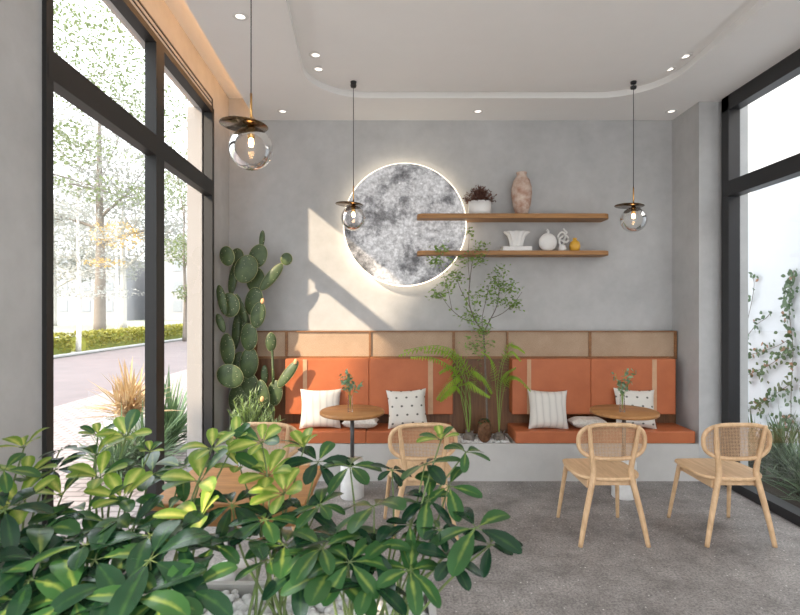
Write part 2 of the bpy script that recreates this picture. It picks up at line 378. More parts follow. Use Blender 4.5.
# ceiling with a rounded groove and a curtain recess on the left
def rrect(off, n=14):
    x0 = lambda y: -.48-.0645*y+off
    yb = 4.57-off; yf = -.6+off; xr = 2.27-off; r = .5-off*.6; pts = []
    def arc(cx, cy, a0, a1):
        for k in range(n+1):
            a = R(a0+(a1-a0)*k/n); pts.append((cx+r*math.cos(a), cy+r*math.sin(a)))
    arc(xr-r, yb-r, 0, 90); arc(x0(yb)+r, yb-r, 90, 180); arc(x0(yf)+r, yf+r, 180, 270); arc(xr-r, yf+r, 270, 360)
    return pts
import bmesh
def ring_plate(outer, inner, z):
    bm = bmesh.new()
    for loop in (outer, inner):
        vs = [bm.verts.new((x, y, z)) for x, y in loop]
        for i in range(len(vs)): bm.edges.new((vs[i], vs[(i+1) % len(vs)]))
    bmesh.ops.triangle_fill(bm, edges=bm.edges[:], use_beauty=True)
    return bm
outer = [(3.1, -1.2), (3.1, 5.2), (XL0+.27+SK*5.2, 5.2), (XL0+.27+SK*-1.2, -1.2)]
bm = ring_plate(outer, rrect(0), H)
me = bpy.data.meshes.new('ceiling'); bm.to_mesh(me); bm.free(); me.materials.append(M['ceil'])
ceil = bpy.data.objects.new('ceiling', me); COL.objects.link(ceil); struct(ceil)
mb = MB(); a = rrect(0); n = len(a)
for (x, y) in a: mb.v += [Vector((x, y, H)), Vector((x, y, H+.055))]
for k in range(n): mb.face([2*k, 2*((k+1) % n), 2*((k+1) % n)+1, 2*k+1], None, True)
i = len(mb.v)
for (x, y) in rrect(-.02): mb.v.append(Vector((x, y, H+.055)))
mb.face([i+k for k in range(n)])
struct(mb.build('ceiling_groove', 'ceil'))
struct(MB().prism(rrect(.15), H, H+.06).build('ceiling_panel', 'ceil'))
rf = MB().box((-.14, -1.2, 3.68), (.30, 5.2, 3.9), LW)       # top of the recess
rf.box((.272, -1.2, H+.004), (.30, 5.11, 3.7), LW); rf.box((-1.3, -1.2, 3.70), (3.14, 5.36, 4.42)); rf.box((-.14, -1.2, 3.9), (.4, 5.36, 4.42), LW)
struct(rf.build('ceiling_roof', 'ceil'))
led = MB().box((.235, 2.3, 3.60), (.266, 5.05, 3.63), LW).build('cove_light', 'led')
tag(led, 'warm light strip tucked inside the curtain recess above the left window', 'strip light')

# left window
w1 = struct(empty('window_1', (XL0+SK*3.3, 3.3, 0)))
def sub(mb, name, mt, par):
    o = mb.build(name, mt); o.parent = par; o.matrix_parent_inverse = Matrix.Translation(-par.location); return o
Z1 = 3.35
sub(MB().box((-.055, 2.186, 0), (.02, 2.235, Z1), LW).box((-.055, 4.50, 0), (.02, 4.555, Z1), LW).box((-.055, 2.186, 3.305), (.02, 4.555, Z1), LW).box((-.055, 2.186, 0), (.02, 4.555, .08), LW), 'window_frame', 'frame', w1)
sub(MB().box((-.055, 3.315, 0), (.02, 3.445, 3.31), LW), 'mullion', 'frame', w1)
sub(MB().box((-.05, 2.2, 2.57), (.021, 4.54, 2.70), LW), 'transom', 'frame', w1)
for (y0, y1) in ((2.235, 3.315), (3.445, 4.5)):
    for (z0, z1) in ((.08, 2.57), (2.70, 3.305)):
        g = MB(); g.v = [LW(Vector((-.03, y, z))) for y, z in ((y0, z0), (y1, z0), (y1, z1), (y0, z1))]; g.face([0, 1, 2, 3]); sub(g, 'glass', 'glass', w1)
# right window (X = 2.9)
w2 = struct(empty('window_2', (2.92, 3, 0)))
sub(MB().box((2.9, 4.50, 0), (3.0, 4.60, H)).box((2.9, 1.2, 0), (3.0, 1.28, H)).box((2.9, 1.2, H-.13), (3.0, 4.6, H)).box((2.88, 1.2, -.02), (3.0, 4.6, .075)), 'window_frame', 'black', w2)
sub(MB().box((2.895, 1.2, 2.567), (3.0, 4.58, 2.70)), 'transom', 'black', w2)
for (z0, z1) in ((.075, 2.567), (2.70, H-.13)):
    g = MB(); g.v = [Vector((2.955, y, z)) for y, z in ((1.28, z0), (4.5, z0), (4.5, z1), (1.28, z1))]; g.face([0, 1, 2, 3]); sub(g, 'glass', 'glass_r', w2)
struct(MB().box((2.9, -1.2, -.12), (3.14, 1.2, 3.7)).build('wall_right', 'wall'))

# ------------------------------------------------------------------ built-in bench
bench = tag(empty('built_in_bench', (.6, 4.9, 0)), 'long grey concrete bench base running under the orange seats along the back wall', 'bench')
bb = MB().box((-1.684, 4.65, 0), (.50, 5.10, .34)).box((.50, 4.65, 0), (1.05, 4.69, .34)).box((.50, 4.69, 0), (1.05, 5.10, .30)).box((1.05, 4.65, 0), (2.724, 5.10, .34))
sub(bb, 'base', 'concrete', bench)
pan = tag(empty('wall_panel', (.6, 5.05, .34)), 'brown wooden back panel with a row of woven cane insets above the orange cushions', 'wall panel')
PX = lambda px: (px-CX)*5.0/F
PZ = lambda py: EYE-(py-CY)*5.0/F
sub(MB().box((PX(253), 5.02, .345), (PX(677), 5.10, PZ(358))), 'back_board', 'panel', pan)
ins = [(257, 285), (287.5, 369), (371, 452.5), (455, 506.5), (508.5, 589), (591.5, 674.5)]
fm = MB().box((PX(253), 5.0, PZ(332.2)), (PX(677), 5.10, PZ(331))).box((PX(253), 5.0, PZ(359)), (PX(677), 5.10, PZ(356.3)))
for a, b_ in zip([253]+[q[1] for q in ins], [q[0] for q in ins]+[677]): fm.box((PX(a), 5.0, PZ(357)), (PX(b_), 5.10, PZ(332)))
sub(fm, 'frame', 'trim', pan)
for a, b_ in ins: sub(MB().box((PX(a), 5.015, PZ(356.5)), (PX(b_), 5.06, PZ(332))), 'cane_inset', 'webbing', pan)

def cushion(name, x0, x1, y0, y1, z0, z1, label, cat, group, straps=()):
    o = MB().box((x0+.001, y0, z0), (x1-.001, y1, z1)).build(name, 'leather', None, ((x0+x1)/2, (y0+y1)/2, z0), bevel=.009)
    tag(o, label, cat, group)
    for (a, b_) in straps:
        s = MB().box((a, y0-.006, z0+.004), (b_, y0+.01, z1-.004)).build('strap', 'strap'); s.parent = o; s.matrix_parent_inverse = Matrix.Translation(-o.location); s['label'] = 'pale vertical strap'
    return o
YB = 4.88; bx = lambda px: (px-CX)*YB/F
bz0 = EYE-(414.5-CY)*YB/F; bz1 = EYE-(359-CY)*YB/F
for (a, b_, st, lb) in ((285, 369, (303, 307), 'orange leather back cushion beside the cactus, left end'),
                        (369, 453, (428, 433), 'orange leather back cushion behind the dotted pillow, left of the small tree'),
                        (512, 591, (527, 531), 'orange leather back cushion just right of the small tree behind the striped pillow'),
                        (591, 676, (652, 656.5), 'orange leather back cushion behind the right round table, by the right wall')):
    cushion('back_cushion', bx(a), bx(b_), YB, 5.018, bz0, bz1, lb, 'cushion', 'orange back cushions', [(bx(st[0]), bx(st[1]))])
for (a, b_, lb) in ((-1.12, -.31, 'orange leather seat cushion at the left end beside the cactus'),
                    (-.31, .50, 'orange leather seat cushion under the dotted pillow, left of the pebble planter'),
                    (1.055, 1.83, 'orange leather seat cushion right of the pebble planter under the striped pillow'),
                    (1.83, 2.70, 'orange leather seat cushion at the far right end of the bench')):
    cushion('seat_cushion', a, b_, 4.655, 5.015, .342, .452, lb, 'cushion', 'orange seat cushions')

# ------------------------------------------------------------------ pillows
def pillow(w, h, th, mt, name, label, loc, rot, group='throw pillows'):
    mb = MB(); n = 16
    for side in (1, -1):
        i0 = len(mb.v)
        for j in range(n+1):
            for i in range(n+1):
                u, v = i/n*2-1, j/n*2-1
                pinch = 1-.10*(1-abs(u)**2.2)*abs(v)**3; pz = 1-.10*(1-abs(v)**2.2)*abs(u)**3
                t_ = th*((1-u**4)*(1-v**4))**.55
                wr_ = .006*noise.noise(Vector((u*3, v*3, loc[0]*5)))*(1-u**8)*(1-v**8)
                mb.v.append(Vector((u*w/2*pz, side*(t_/2)+wr_, v*h/2*pinch)))
        for j in range(n):
            for i in range(n):
                a = i0+j*(n+1)+i; q = [a, a+1, a+n+2, a+n+1]; uv = [(i/n, j/n), ((i+1)/n, j/n), ((i+1)/n, (j+1)/n), (i/n, (j+1)/n)]
                if side > 0: q = q[::-1]; uv = uv[::-1]
                mb.face(q, uv, True)
    o = mb.build(name, mt); o.location = loc; o.rotation_euler = rot; tag(o, label, 'pillow', group); return o
def pc(px, py, Y): return P(px, py, Y)
pillow(.39, .37, .12, 'pillow_str', 'throw_pillow', 'cream striped pillow leaning at the left end of the bench behind the left round table', pc(320.5, 408.5, 4.80), (R(-14), 0, R(4)))
pillow(.38, .36, .12, 'pillow_dot', 'throw_pillow', 'cream pillow with dark dots left of the pebble planter', pc(407, 408.5, 4.80), (R(-14), R(-3), 0))
pillow(.38, .37, .12, 'pillow_str', 'throw_pillow', 'cream striped pillow just right of the pebble planter', pc(548, 409.5, 4.80), (R(-14), R(2), 0))
pillow(.39, .37, .12, 'pillow_dot', 'throw_pillow', 'cream dotted pillow behind the right round table', pc(635, 408.5, 4.80), (R(-14), R(3), 0))
pillow(.34, .20, .10, 'tuft', 'throw_pillow', 'small tufted cream pillow lying flat behind the left round table', (-.37, 4.79, .512), (R(90), 0, R(-2)))
pillow(.34, .20, .09, 'tuft', 'throw_pillow', 'small cream pillow lying flat beside the striped pillow right of the planter', (1.76, 4.79, .508), (R(90), 0, R(2)))

# ------------------------------------------------------------------ round tables
def round_table(x, y, name_label):
    t_ = tag(empty('round_table', (x, y, 0)), name_label, 'table', 'round cafe tables')
    MB().lathe([(.0, 0), (.095, 0), (.098, .005), (.098, .295), (.09, .31), (0, .31)]).build('base', 'marble', t_)
    MB().lathe([(.0, .30), (.017, .30), (.017, .70), (0, .70)], seg=14).build('pole', 'grey_pole', t_)
    MB().lathe([(0, .692), (.260, .692), (.270, .698), (.270, .716), (.264, .722), (0, .722)], seg=48).build('tabletop', 'tabletop', t_)
    return t_
round_table(-.40, 4.27, 'round oak cafe table on white pedestal, in front of the left bench cushions')
round_table(1.875, 4.27, 'round oak cafe table on white pedestal, in front of the right bench cushions')
def sprig_vase(loc, label, seed, cl):
    rnd = random.Random(seed)
    v = MB().lathe([(.022, 0), (.021, .01), (.018, .12), (.020, .14)], seg=18).build('glass_vase', 'globe', None); v.location = loc
    tag(v, label, 'vase', 'glass vases on the cafe tables')
    sp = empty('eucalyptus_sprig', Vector(loc)+Vector((0, 0, .01))); tag(sp, cl, 'sprig', 'eucalyptus sprigs in the glass vases')
    st = MB(); lf = MB()
    for q in range(5):
        tip = Vector((rnd.uniform(-.09, .11), rnd.uniform(-.05, .05), rnd.uniform(.24, .36)))
        pts = [Vector((0, 0, .01)), Vector((tip.x*.1, tip.y*.1, .12)), tip*.55+Vector((0, 0, .05)), tip]
        st.tube(pts, .0018, 5)
        for k in range(11):
            t_ = .38+.62*k/10; p = pts[1].lerp(tip, max(0, t_-.2)/.8)
            a = rnd.uniform(0, 6.28); d = Vector((math.cos(a), math.sin(a), rnd.uniform(-.1, .6)))
            lf.leafq(p+d*.02, rnd.uniform(.035, .052), rnd, 0, .7)
    st.build('stem', 'stem', sp); lf.build('leaves', 'euc', sp)
sprig_vase((-.41, 4.2, .723), 'small clear glass vase on the left round table', 3, 'grey green eucalyptus sprig in the vase on the left round table')
sprig_vase((1.83, 4.2, .723), 'small clear glass vase on the right round table', 5, 'grey green eucalyptus sprig in the vase on the right round table')

# near left table (rectangular)
tx0, tx1, ty0, ty1 = -1.06, -.40, 2.13, 2.66
nt = tag(empty('dining_table', ((tx0+tx1)/2, (ty0+ty1)/2, 0)), 'orange brown rectangular wooden table behind the foreground plants by the left window', 'table')
sub(MB().box((tx0, ty0, .725), (tx1, ty1, .755)), 'tabletop', 'tabletop', nt).modifiers.new('b', 'BEVEL').width = .004
sub(MB().box((tx0+.05, ty0+.05, .64), (tx1-.05, ty1-.05, .725)), 'apron', 'tabletop', nt)
sub(MB().lathe([(0, 0), (.12, 0), (.12, .33), (.11, .345), (0, .345)], ((tx0+tx1)/2-.06, (ty0+ty1)/2, 0)), 'base', 'marble', nt)
sub(MB().lathe([(0, .34), (.02, .34), (.02, .65), (0, .65)], ((tx0+tx1)/2-.06, (ty0+ty1)/2, 0)), 'pole', 'grey_pole', nt)
v = MB().lathe([(.028, 0), (.05, .02), (.062, .055), (.055, .09), (.032, .108), (.026, .112), (.022, .10)], seg=28).build('ceramic_vase', 'white')
v.location = (-.73, 2.5, .756); tag(v, 'small round white ceramic vase on the rectangular wooden table', 'vase')

# ------------------------------------------------------------------ chairs
def spline(pts, n=6):
    pts = [Vector(p) for p in pts]; out = []
    for i in range(len(pts)-1):
        p0 = pts[max(i-1, 0)]; p1 = pts[i]; p2 = pts[i+1]; p3 = pts[min(i+2, len(pts)-1)]
        for k in range(n):
            t_ = k/n
            out.append(.5*((2*p1)+(p2-p0)*t_+(2*p0-5*p1+4*p2-p3)*t_*t_+(3*p1-p0-3*p2+p3)*t_**3))
    out.append(pts[-1]); return out
def make_chair():
    c = empty('cane_chair')
    sil = []
    for k in range(25):                                        # rounded rear
        a = math.pi+math.pi*k/24; sil.append((.228*abs(math.cos(a))**.75*(1 if math.cos(a) > 0 else -1), -.03-.195*abs(math.sin(a))**.8))
    sil += [(.226, .10), (.205, .20), (.18, .222), (0, .232), (-.18, .222), (-.205, .20), (-.226, .10)]
    mb = MB(); n = len(sil)
    mb.prism(sil, .428, .452)
    mb.build('seat', 'chair', c, bevel=.008)
    for s in (-1, 1):
        MB().tube(spline([(s*.225, .245, 0), (s*.205, .205, .22), (s*.185, .165, .43)]), [.0125]+[.0125+.0055*k/12 for k in range(12)], 10).build('front_leg', 'chair', c)
        pts = spline([(s*.225, -.235, 0), (s*.185, -.222, .20), (s*.135, -.205, .42), (s*.125, -.20, .50), (s*.145, -.212, .64), (s*.165, -.235, .80)])
        MB().tube(pts, [.0125+.0075*math.sin(math.pi*min(1, k/(len(pts)-1)*.9+.1)) for k in range(len(pts))], 10).build('rear_leg', 'chair', c)
        MB().box((s*.155-.011, -.19, .372), (s*.155+.011, .16, .425)).build('side_rail', 'chair', c, bevel=.004)
    MB().box((-.14, -.185, .388), (.14, -.163, .425)).build('rear_rail', 'chair', c, bevel=.004)
    MB().box((-.18, .155, .375), (.18, .18, .425)).build('front_rail', 'chair', c, bevel=.004)
    # oval back hoop, slightly bowed
    hw, hh, zc = .222, .115, .688
    def hoop(a):
        ca, sa = math.cos(a), math.sin(a)
        x = hw*math.copysign(abs(ca)**.62, ca); z = hh*math.copysign(abs(sa)**.80, sa)
        return x, z
    def Y_(x, z): return -.205-.13*(z+zc-.5)*.45+.55*x*x
    ring = []
    for k in range(56):
        x, z = hoop(2*math.pi*k/56); ring.append((x, Y_(x, z), zc+z))
    MB().tube(ring, .0145, 9, closed=True).build('back_hoop', 'chair', c)
    cn = MB()
    def half(z):                                                # half-width of the hoop at height z
        q = min(1, (abs(z)/hh))**(1/.80); return hw*(max(0, 1-q*q)**.5)**.62
    def top(x):
        q = min(1, (abs(x)/hw))**(1/.62); return hh*(max(0, 1-q*q)**.5)**.80
    st = .0095
    k = -int(hw/st)
    while k*st < hw:
        x = k*st; t_ = top(x)
        if t_ > .01: cn.tube([(x, Y_(x, -t_), zc-t_), (x, Y_(x, 0), zc), (x, Y_(x, t_), zc+t_)], .0019, 4, False)
        k += 1
    k = -int(hh/st)
    while k*st < hh:
        z = k*st; h_ = half(z)
        if h_ > .02: cn.tube([(h_*q/6, Y_(h_*q/6, z), zc+z) for q in range(-6, 7)], .0019, 4, False)
        k += 1
    cn.build('cane_back', 'cane', c)
    return c
ch = make_chair()
spots = [(2.25, 3.60, 0, 'pale wooden cane-back chair nearest the right window'),
         (1.415, 3.60, 0, 'pale wooden cane-back chair in front of the right round table'),
         (.135, 3.60, 6, 'pale wooden cane-back chair standing left of center, just right of the left round table'),
         (-.885, 3.62, -4, 'pale wooden cane-back chair behind the foreground plants and below the cactus')]
for i, (x, y, a, lb) in enumerate(spots):
    o = ch if i == 0 else copy_tree(ch)
    o.location = (x, y, 0); o.rotation_euler.z = R(a); tag(o, lb, 'chair', 'cane-back chairs')

# ------------------------------------------------------------------ moon and shelves
mc = Vector((.048, 5.05, 2.40))
moon = tag(empty('moon_wall_lamp', mc), 'large round backlit moon picture lamp glowing on the grey back wall', 'wall lamp')
mb = MB(); mr = .600; n = 72
def disc(mb, r, y0, y1, seg=72):
    i = len(mb.v)
    for y in (y0, y1):
        for k in range(seg): a = 2*math.pi*k/seg; mb.v.append(Vector((r*math.cos(a), y, r*math.sin(a))))
    mb.face([i+k for k in range(seg)]); mb.face([i+seg+k for k in range(seg)][::-1])
    for k in range(seg): mb.face([i+k, i+(k+1) % seg, i+seg+(k+1) % seg, i+seg+k])
    return mb
disc(MB(), .599, -.045, -.03).build('moon_face', 'moon', moon)
disc(MB(), .607, -.032, .0).build('glowing_rim', 'halo', moon)
disc(MB(), .55, .0, .055).build('back_box', 'white', moon)
YS = 4.86
def shelf(z0, z1, label):
    x0, x1, yb, yf = .165, 2.012, 5.108, YS; r = .075; pts = [(x0, yb), (x0, yf+r)]
    for k in range(1, 7): a = R(180+90*k/6); pts.append((x0+r+r*math.cos(a), yf+r+r*math.sin(a)))
    for k in range(7): a = R(270+90*k/6); pts.append((x1-r+r*math.cos(a), yf+r+r*math.sin(a)))
    pts += [(x1, yb)]
    o = MB().prism(pts, z0, z1).build('wall_shelf', 'shelfwood', None, (1.09, 5.0, z0), bevel=.004)
    tag(o, label, 'shelf', 'oak wall shelves')
shelf(2.437, 2.482, 'upper long oak wall shelf with rounded ends, holding the clay vase')
shelf(2.087, 2.128, 'lower long oak wall shelf with rounded ends, holding white sculptural vases')
Z2, Z3 = 2.483, 2.129
pp = tag(MB().lathe([(.085, 0), (.105, .01), (.112, .05), (.110, .135), (.10, .137), (.098, .11)], sq=.8).build('plant_pot', 'white'), 'round white textured pot on the upper shelf', 'pot'); pp.location = (.778, 4.98, Z2)
dp = empty('dried_succulent', (.778, 4.98, Z2+.11)); tag(dp, 'bushy brown dried plant in the white pot on the upper shelf', 'plant')
rnd = random.Random(2); lf = MB(); lf.ellip(Matrix.Diagonal((.085, .07, .03, 1)))
for k in range(120):
    a = rnd.uniform(0, 6.28); e = rnd.uniform(.15, 1.5); d = Vector((math.cos(a)*math.cos(e), math.sin(a)*math.cos(e)*.75, math.sin(e)))
    L = rnd.uniform(.13, .19); lf.tube([d*.03, d*L*.6, d*L], .0022, 4)
    for q in range(5): lf.leafq(d*L*(.55+.1*q)+Vector((rnd.gauss(0, .006), rnd.gauss(0, .006), rnd.gauss(0, .006))), .026, rnd)
lf.build('foliage', 'brownleaf', dp)
vs = tag(MB().lathe([(.045, 0), (.062, .02), (.085, .10), (.100, .20), (.098, .27), (.078, .34), (.052, .375), (.046, .395), (.052, .415), (.050, .42), (.04, .41), (.036, .37)], flute=0).build('clay_vase', 'vase_clay'), 'tall rustic terracotta and cream clay vase on the upper shelf', 'vase'); vs.location = (1.187, 4.98, Z2)
# lower shelf
fl = empty('fluted_vase', (1.135, 4.97, Z3)); tag(fl, 'white fluted flaring vase on a flat white slab on the lower shelf', 'vase')
MB().box((-.145, -.07, 0), (.135, .07, .045)).build('slab', 'white', fl, bevel=.004)
MB().lathe([(.06, .045), (.065, .06), (.07, .10), (.085, .15), (.118, .185), (.122, .195), (.112, .19), (.075, .15)], seg=80, flute=.16, nf=11, sq=.6).build('fluted_bowl', 'white', fl)
rv = empty('disc_vase', (1.44, 4.97, Z3)); tag(rv, 'white flat round moon shaped vase with tiny neck on the lower shelf', 'vase')
mb = MB(); mb.ellip(Matrix.Translation((0, 0, .09)) @ Matrix.Diagonal((.088, .035, .09, 1)), 32, 20); mb.build('body', 'white', rv)
MB().tube(spline([(.0, 0, .172), (.005, 0, .195), (-.01, 0, .215)], 4), .012, 10).build('neck', 'white', rv)
kn = empty('knot_sculpture', (1.577, 4.96, Z3)); tag(kn, 'white looping knot sculpture between round vase and yellow vase', 'sculpture')
MB().lathe([(0, 0), (.035, 0), (.04, .03), (.03, .06), (0, .07)], seg=20).build('base', 'white', kn)
pts = []
for k in range(60):
    a = 2*math.pi*k/60; r = .034+.018*math.cos(3*a); pts.append((r*math.cos(2*a)*1.0+.008, .022*math.sin(3*a), .125+r*math.sin(2*a)*1.25))
MB().tube(pts, .010, 8, closed=True).build('loops', 'white', kn)
MB().tube(spline([(.02, 0, .16), (.045, 0, .185), (.02, 0, .21), (.012, 0, .225)], 5), .009, 8).build('upper_curl', 'white', kn)
yv = tag(MB().lathe([(.028, 0), (.045, .015), (.053, .05), (.046, .085), (.025, .105), (.016, .115), (.022, .13), (.016, .128)], seg=24).build('yellow_vase', 'yellow'), 'little mustard yellow gourd shaped vase on the lower shelf', 'vase'); yv.location = (1.70, 4.96, Z3)

# ------------------------------------------------------------------ pendants and downlights
def make_pendant():
    p = empty('pendant_lamp')                                   # origin = globe centre
    MB().ellip(Matrix.Diagonal((.104, .104, .104, 1)), 36, 24).build('glass_globe', 'globe', p)
    d = MB().lathe([(0, .0), (.113, .0), (.116, .003), (.113, .006), (0, .006)], (0, 0, 0), 48).build('disc_shade', 'bronze', p)
    d.location = (-.035, 0, .112); d.rotation_euler = (0, R(3), 0)
    MB().lathe([(0, .05), (.014, .05), (.017, .055), (.017, .112), (.0, .112)], seg=18).build('socket', 'brass', p)
    MB().lathe([(0, .008), (.010, .012), (.013, .028), (.009, .05), (0, .05)], seg=16).build('bulb', 'bulb', p)
    MB().tube([(0, 0, .11), (0, 0, .27)], .0055, 10).build('brass_stem', 'brass', p)
    return p
pn = make_pendant(); top_z = H
for i, (x, y, z, lb) in enumerate(((-.727, 2.49, 2.352, 'large-looking nearest glass globe pendant with bronze disc, by the left window'),
                                   (-.387, 4.24, 2.325, 'glass globe pendant with brass disc hanging in front of the moon lamp'),
                                   (1.941, 4.24, 2.312, 'glass globe pendant with bronze disc hanging right of the wall shelves'))):
    o = pn if i == 0 else copy_tree(pn)
    o.location = (x, y, z); tag(o, lb, 'pendant lamp', 'glass globe pendant lamps')
    MB().tube([(0, 0, .26), (0, 0, top_z-z-.004)], .0028, 8).build('cord', 'black', o)
    MB().lathe([(0, top_z-z-.022), (.022, top_z-z-.02), (.026, top_z-z-.001), (0, top_z-z-.001)], seg=20).build('ceiling_rose', 'black', o)
for i, (x, y, z, lb) in enumerate(((-1.03, 3.29, H, 'recessed downlight in the ceiling left beside the nearest pendant cord'),
                                   (-1.12, 4.87, H, 'recessed downlight at the back left of the ceiling near the curtain recess'),
                                   (.745, 4.87, H, 'recessed downlight in the middle of the ceiling strip near the back wall'),
                                   (2.59, 4.87, H, 'recessed downlight at the back right of the ceiling near the right wall'),
                                   (-.645, 3.90, H+.055, 'nearer of two downlights in the left ceiling groove'),
                                   (-.66, 4.13, H+.055, 'farther of two downlights in the left ceiling groove'),
                                   (2.19, 3.92, H+.055, 'nearer of two downlights in the right ceiling groove'),
                                   (2.18, 4.13, H+.055, 'farther of two downlights in the right ceiling groove'))):
    d = empty('downlight', (x, y, z)); tag(d, lb, 'downlight', 'recessed ceiling downlights')
    MB().lathe([(.032, -.001), (.032, -.006), (.050, -.004), (.052, -.001)], seg=28).build('trim_ring', 'white', d)
    MB().lathe([(0, -.002), (.033, -.002), (.033, -.001), (0, -.001)], seg=28).build('lens', 'spot', d)

# ------------------------------------------------------------------ cactus
cac = empty('prickly_pear_cactus', (-1.33, 4.86, .34)); tag(cac, 'tall green prickly pear cactus in the left corner beside the bench cushions', 'cactus')
def pad(px, py, hw, hh, tilt, Y, thick=.022, mt='cactus', name='pad', yaw=0):
    lim = -XL0/((CX-(px-hw*1.15-1))/F+SK)-.02          # stay clear of the left wall
    Y = min(Y, lim) if px < 236 else Y
    c = P(px, py, Y); k = Y/F
    T = Matrix.Rotation(R(tilt), 4, 'Y') @ Matrix.Rotation(R(yaw), 4, 'Z') @ Matrix.Diagonal((hw*k*1.13, thick*.8, hh*k*1.1, 1))
    mb = MB(); mb.ellip(T, 22, 16)
    for v_ in mb.v[:]: pass
    o = mb.build(name, mt); o.location = c-cac.location; o.parent = cac
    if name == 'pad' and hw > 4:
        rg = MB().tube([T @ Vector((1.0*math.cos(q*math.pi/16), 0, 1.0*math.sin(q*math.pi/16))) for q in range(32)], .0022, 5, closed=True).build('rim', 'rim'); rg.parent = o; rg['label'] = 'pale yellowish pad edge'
    return o
pads = [(262, 239, 2.6, 8, 5, 4.88), (258, 256, 8.5, 11, 20, 4.86), (246, 269, 10, 13, 22, 4.80), (227, 256, 7, 9, -15, 4.92), (237, 257, 6, 8, 5, 4.94),
        (233, 279, 4, 15, 8, 4.88), (255.6, 280, 9, 11.5, 0, 4.92), (271.5, 277, 4.8, 15.5, 40, 4.86), (286.5, 259, 5.6, 5.6, 0, 4.86),
        (229.6, 305, 9, 11, -10, 4.90), (241, 308, 3.5, 14, -20, 4.82), (254, 301.5, 8.5, 13, 10, 4.90), (258, 315, 6.5, 12, 12, 4.80), (220.7, 323, 3.5, 9, -20, 4.88),
        (249, 337, 8, 12.5, 0, 4.84), (227.5, 349.5, 6.8, 14.5, -5, 4.80), (249, 363, 8, 14, 5, 4.86), (240, 366, 7, 13, 0, 4.90), (230, 376, 12, 10.5, 25, 4.83),
        (250, 387, 8, 13, -5, 4.87), (271, 342, 4.6, 8.5, 0, 4.84), (288, 374, 4.5, 15, 37, 4.78), (264.5, 375, 3.2, 9, 0, 4.86), (263, 394, 5.6, 13, -12, 4.76), (275, 393, 6.8, 11.5, 5, 4.82),
        (238, 400, 9, 14, 0, 4.88), (244, 330, 4, 12, 0, 4.92), (243, 322, 6, 12, -8, 4.95), (236, 332, 4, 16, 3, 4.93), (256, 414, 8, 16, 3, 4.87), (222, 300, 4, 14, -12, 4.93), (268, 412, 6, 14, 0, 4.85), (238, 424, 7, 16, 0, 4.88)]
for p_ in pads: pad(*p_, yaw=random.uniform(-14, 14))
mb = MB().tube([P(272.2, 350, 4.84)-cac.location, P(273, 372, 4.83)-cac.location, P(273.5, 384, 4.82)-cac.location], [.011, .013, .016], 8); o = mb.build('stem', 'cactus', cac)
for (x, y, Y) in ((262.5, 301, 4.79), (295.5, 361.5, 4.76), (262, 399, 4.71)): o = pad(x, y, 1.7, 2.6, 10, Y, .015, 'bud', 'bud'); o['label'] = 'orange pink flower bud'
# needle shrub below cactus
rb = empty('rosemary_bush', (-1.38, 4.62, .36)); tag(rb, 'bushy green needle-leaved shrub under the cactus at the window corner', 'shrub')
rnd = random.Random(11); st = MB(); lf = MB(); b0 = Vector((0, .0, 0))
for k in range(80):
    a = rnd.uniform(0, 6.28); e = rnd.uniform(.3, 1.45); L = rnd.uniform(.26, .50)
    d = Vector((math.cos(a)*math.cos(e)*1.05, math.sin(a)*math.cos(e)*.38-.12, math.sin(e)))
    if d.x < 0: d.x *= .42
    pts = [b0, b0+d*L*.5+Vector((0, 0, .02)), b0+d*L]; st.tube(pts, .0025, 4)
    for q in range(22):
        t_ = .25+.75*q/21; p = b0+d*L*t_; aa = rnd.uniform(0, 6.28)
        dd = (d*1.0+Vector((math.cos(aa), math.sin(aa), rnd.uniform(-.3, .8)))*.9).normalized(); lf.blade(p, dd, rnd.uniform(.045, .075), .013, .1, 2)
st.build('stem', 'stem', rb); lf.build('foliage', 'rosemary', rb)
# low concrete filler under the shrub is the bench base; pot of soil for both plants
# ------------------------------------------------------------------ bench planter: pebbles, tree, ferns
def pebbles(name, x0, x1, y0, y1, z, n, r0, r1, label, seed, top=.0):
    rnd = random.Random(seed); mb = MB()
    for k in range(n):
        r = rnd.uniform(r0, r1); x, y = rnd.uniform(x0+r, x1-r), rnd.uniform(y0+r, y1-r)
        T = Matrix.Translation((x, y, z+rnd.uniform(0, top)+r*.35)) @ Matrix.Rotation(rnd.uniform(0, 3), 4, 'Z') @ Matrix.Rotation(rnd.uniform(-.5, .5), 4, 'X') @ Matrix.Diagonal((r*rnd.uniform(.8, 1.3), r, r*rnd.uniform(.55, .85), 1))
        mb.ellip(T, 7, 5)
    o = mb.build(name, 'pebble'); tag(o, label, 'pebbles', kind='stuff'); return o
pebbles('white_pebbles', .52, 1.03, 4.70, 5.0, .305, 900, .009, .018, 'small white pebbles filling the planter gap between the orange seats', 4, .035)
tp = P(488, 440, 4.86); tp.z = .31
tree = empty('small_indoor_tree', tp); tag(tree, 'slender airy green indoor tree growing from the pebble planter between the seats', 'tree')
def L_(px, py, Y=4.84): return P(px, py, Y)-tp
br = MB(); rnd = random.Random(21)
def branch(pts, r0, r1):
    pts = spline(pts, 5); n = len(pts); br.tube(pts, [r0+(r1-r0)*k/(n-1) for k in range(n)], 6)
branch([Vector((0, 0, 0)), L_(486.5, 400), L_(485, 360), L_(483.4, 330)], .011, .008)
branch([L_(483.4, 332), L_(474, 318), L_(469, 301), L_(470, 280), L_(473, 257, 4.78)], .007, .003)
branch([L_(472, 312), L_(466, 300), L_(460, 288), L_(455, 272, 4.80)], .004, .002)
branch([L_(474, 322), L_(462, 318, 4.8), L_(450, 308, 4.78), L_(441, 296, 4.76), L_(434, 292, 4.76)], .004, .002)
branch([L_(452, 310, 4.78), L_(448, 290, 4.78), L_(442, 268, 4.76), L_(440, 248, 4.76)], .003, .0015)
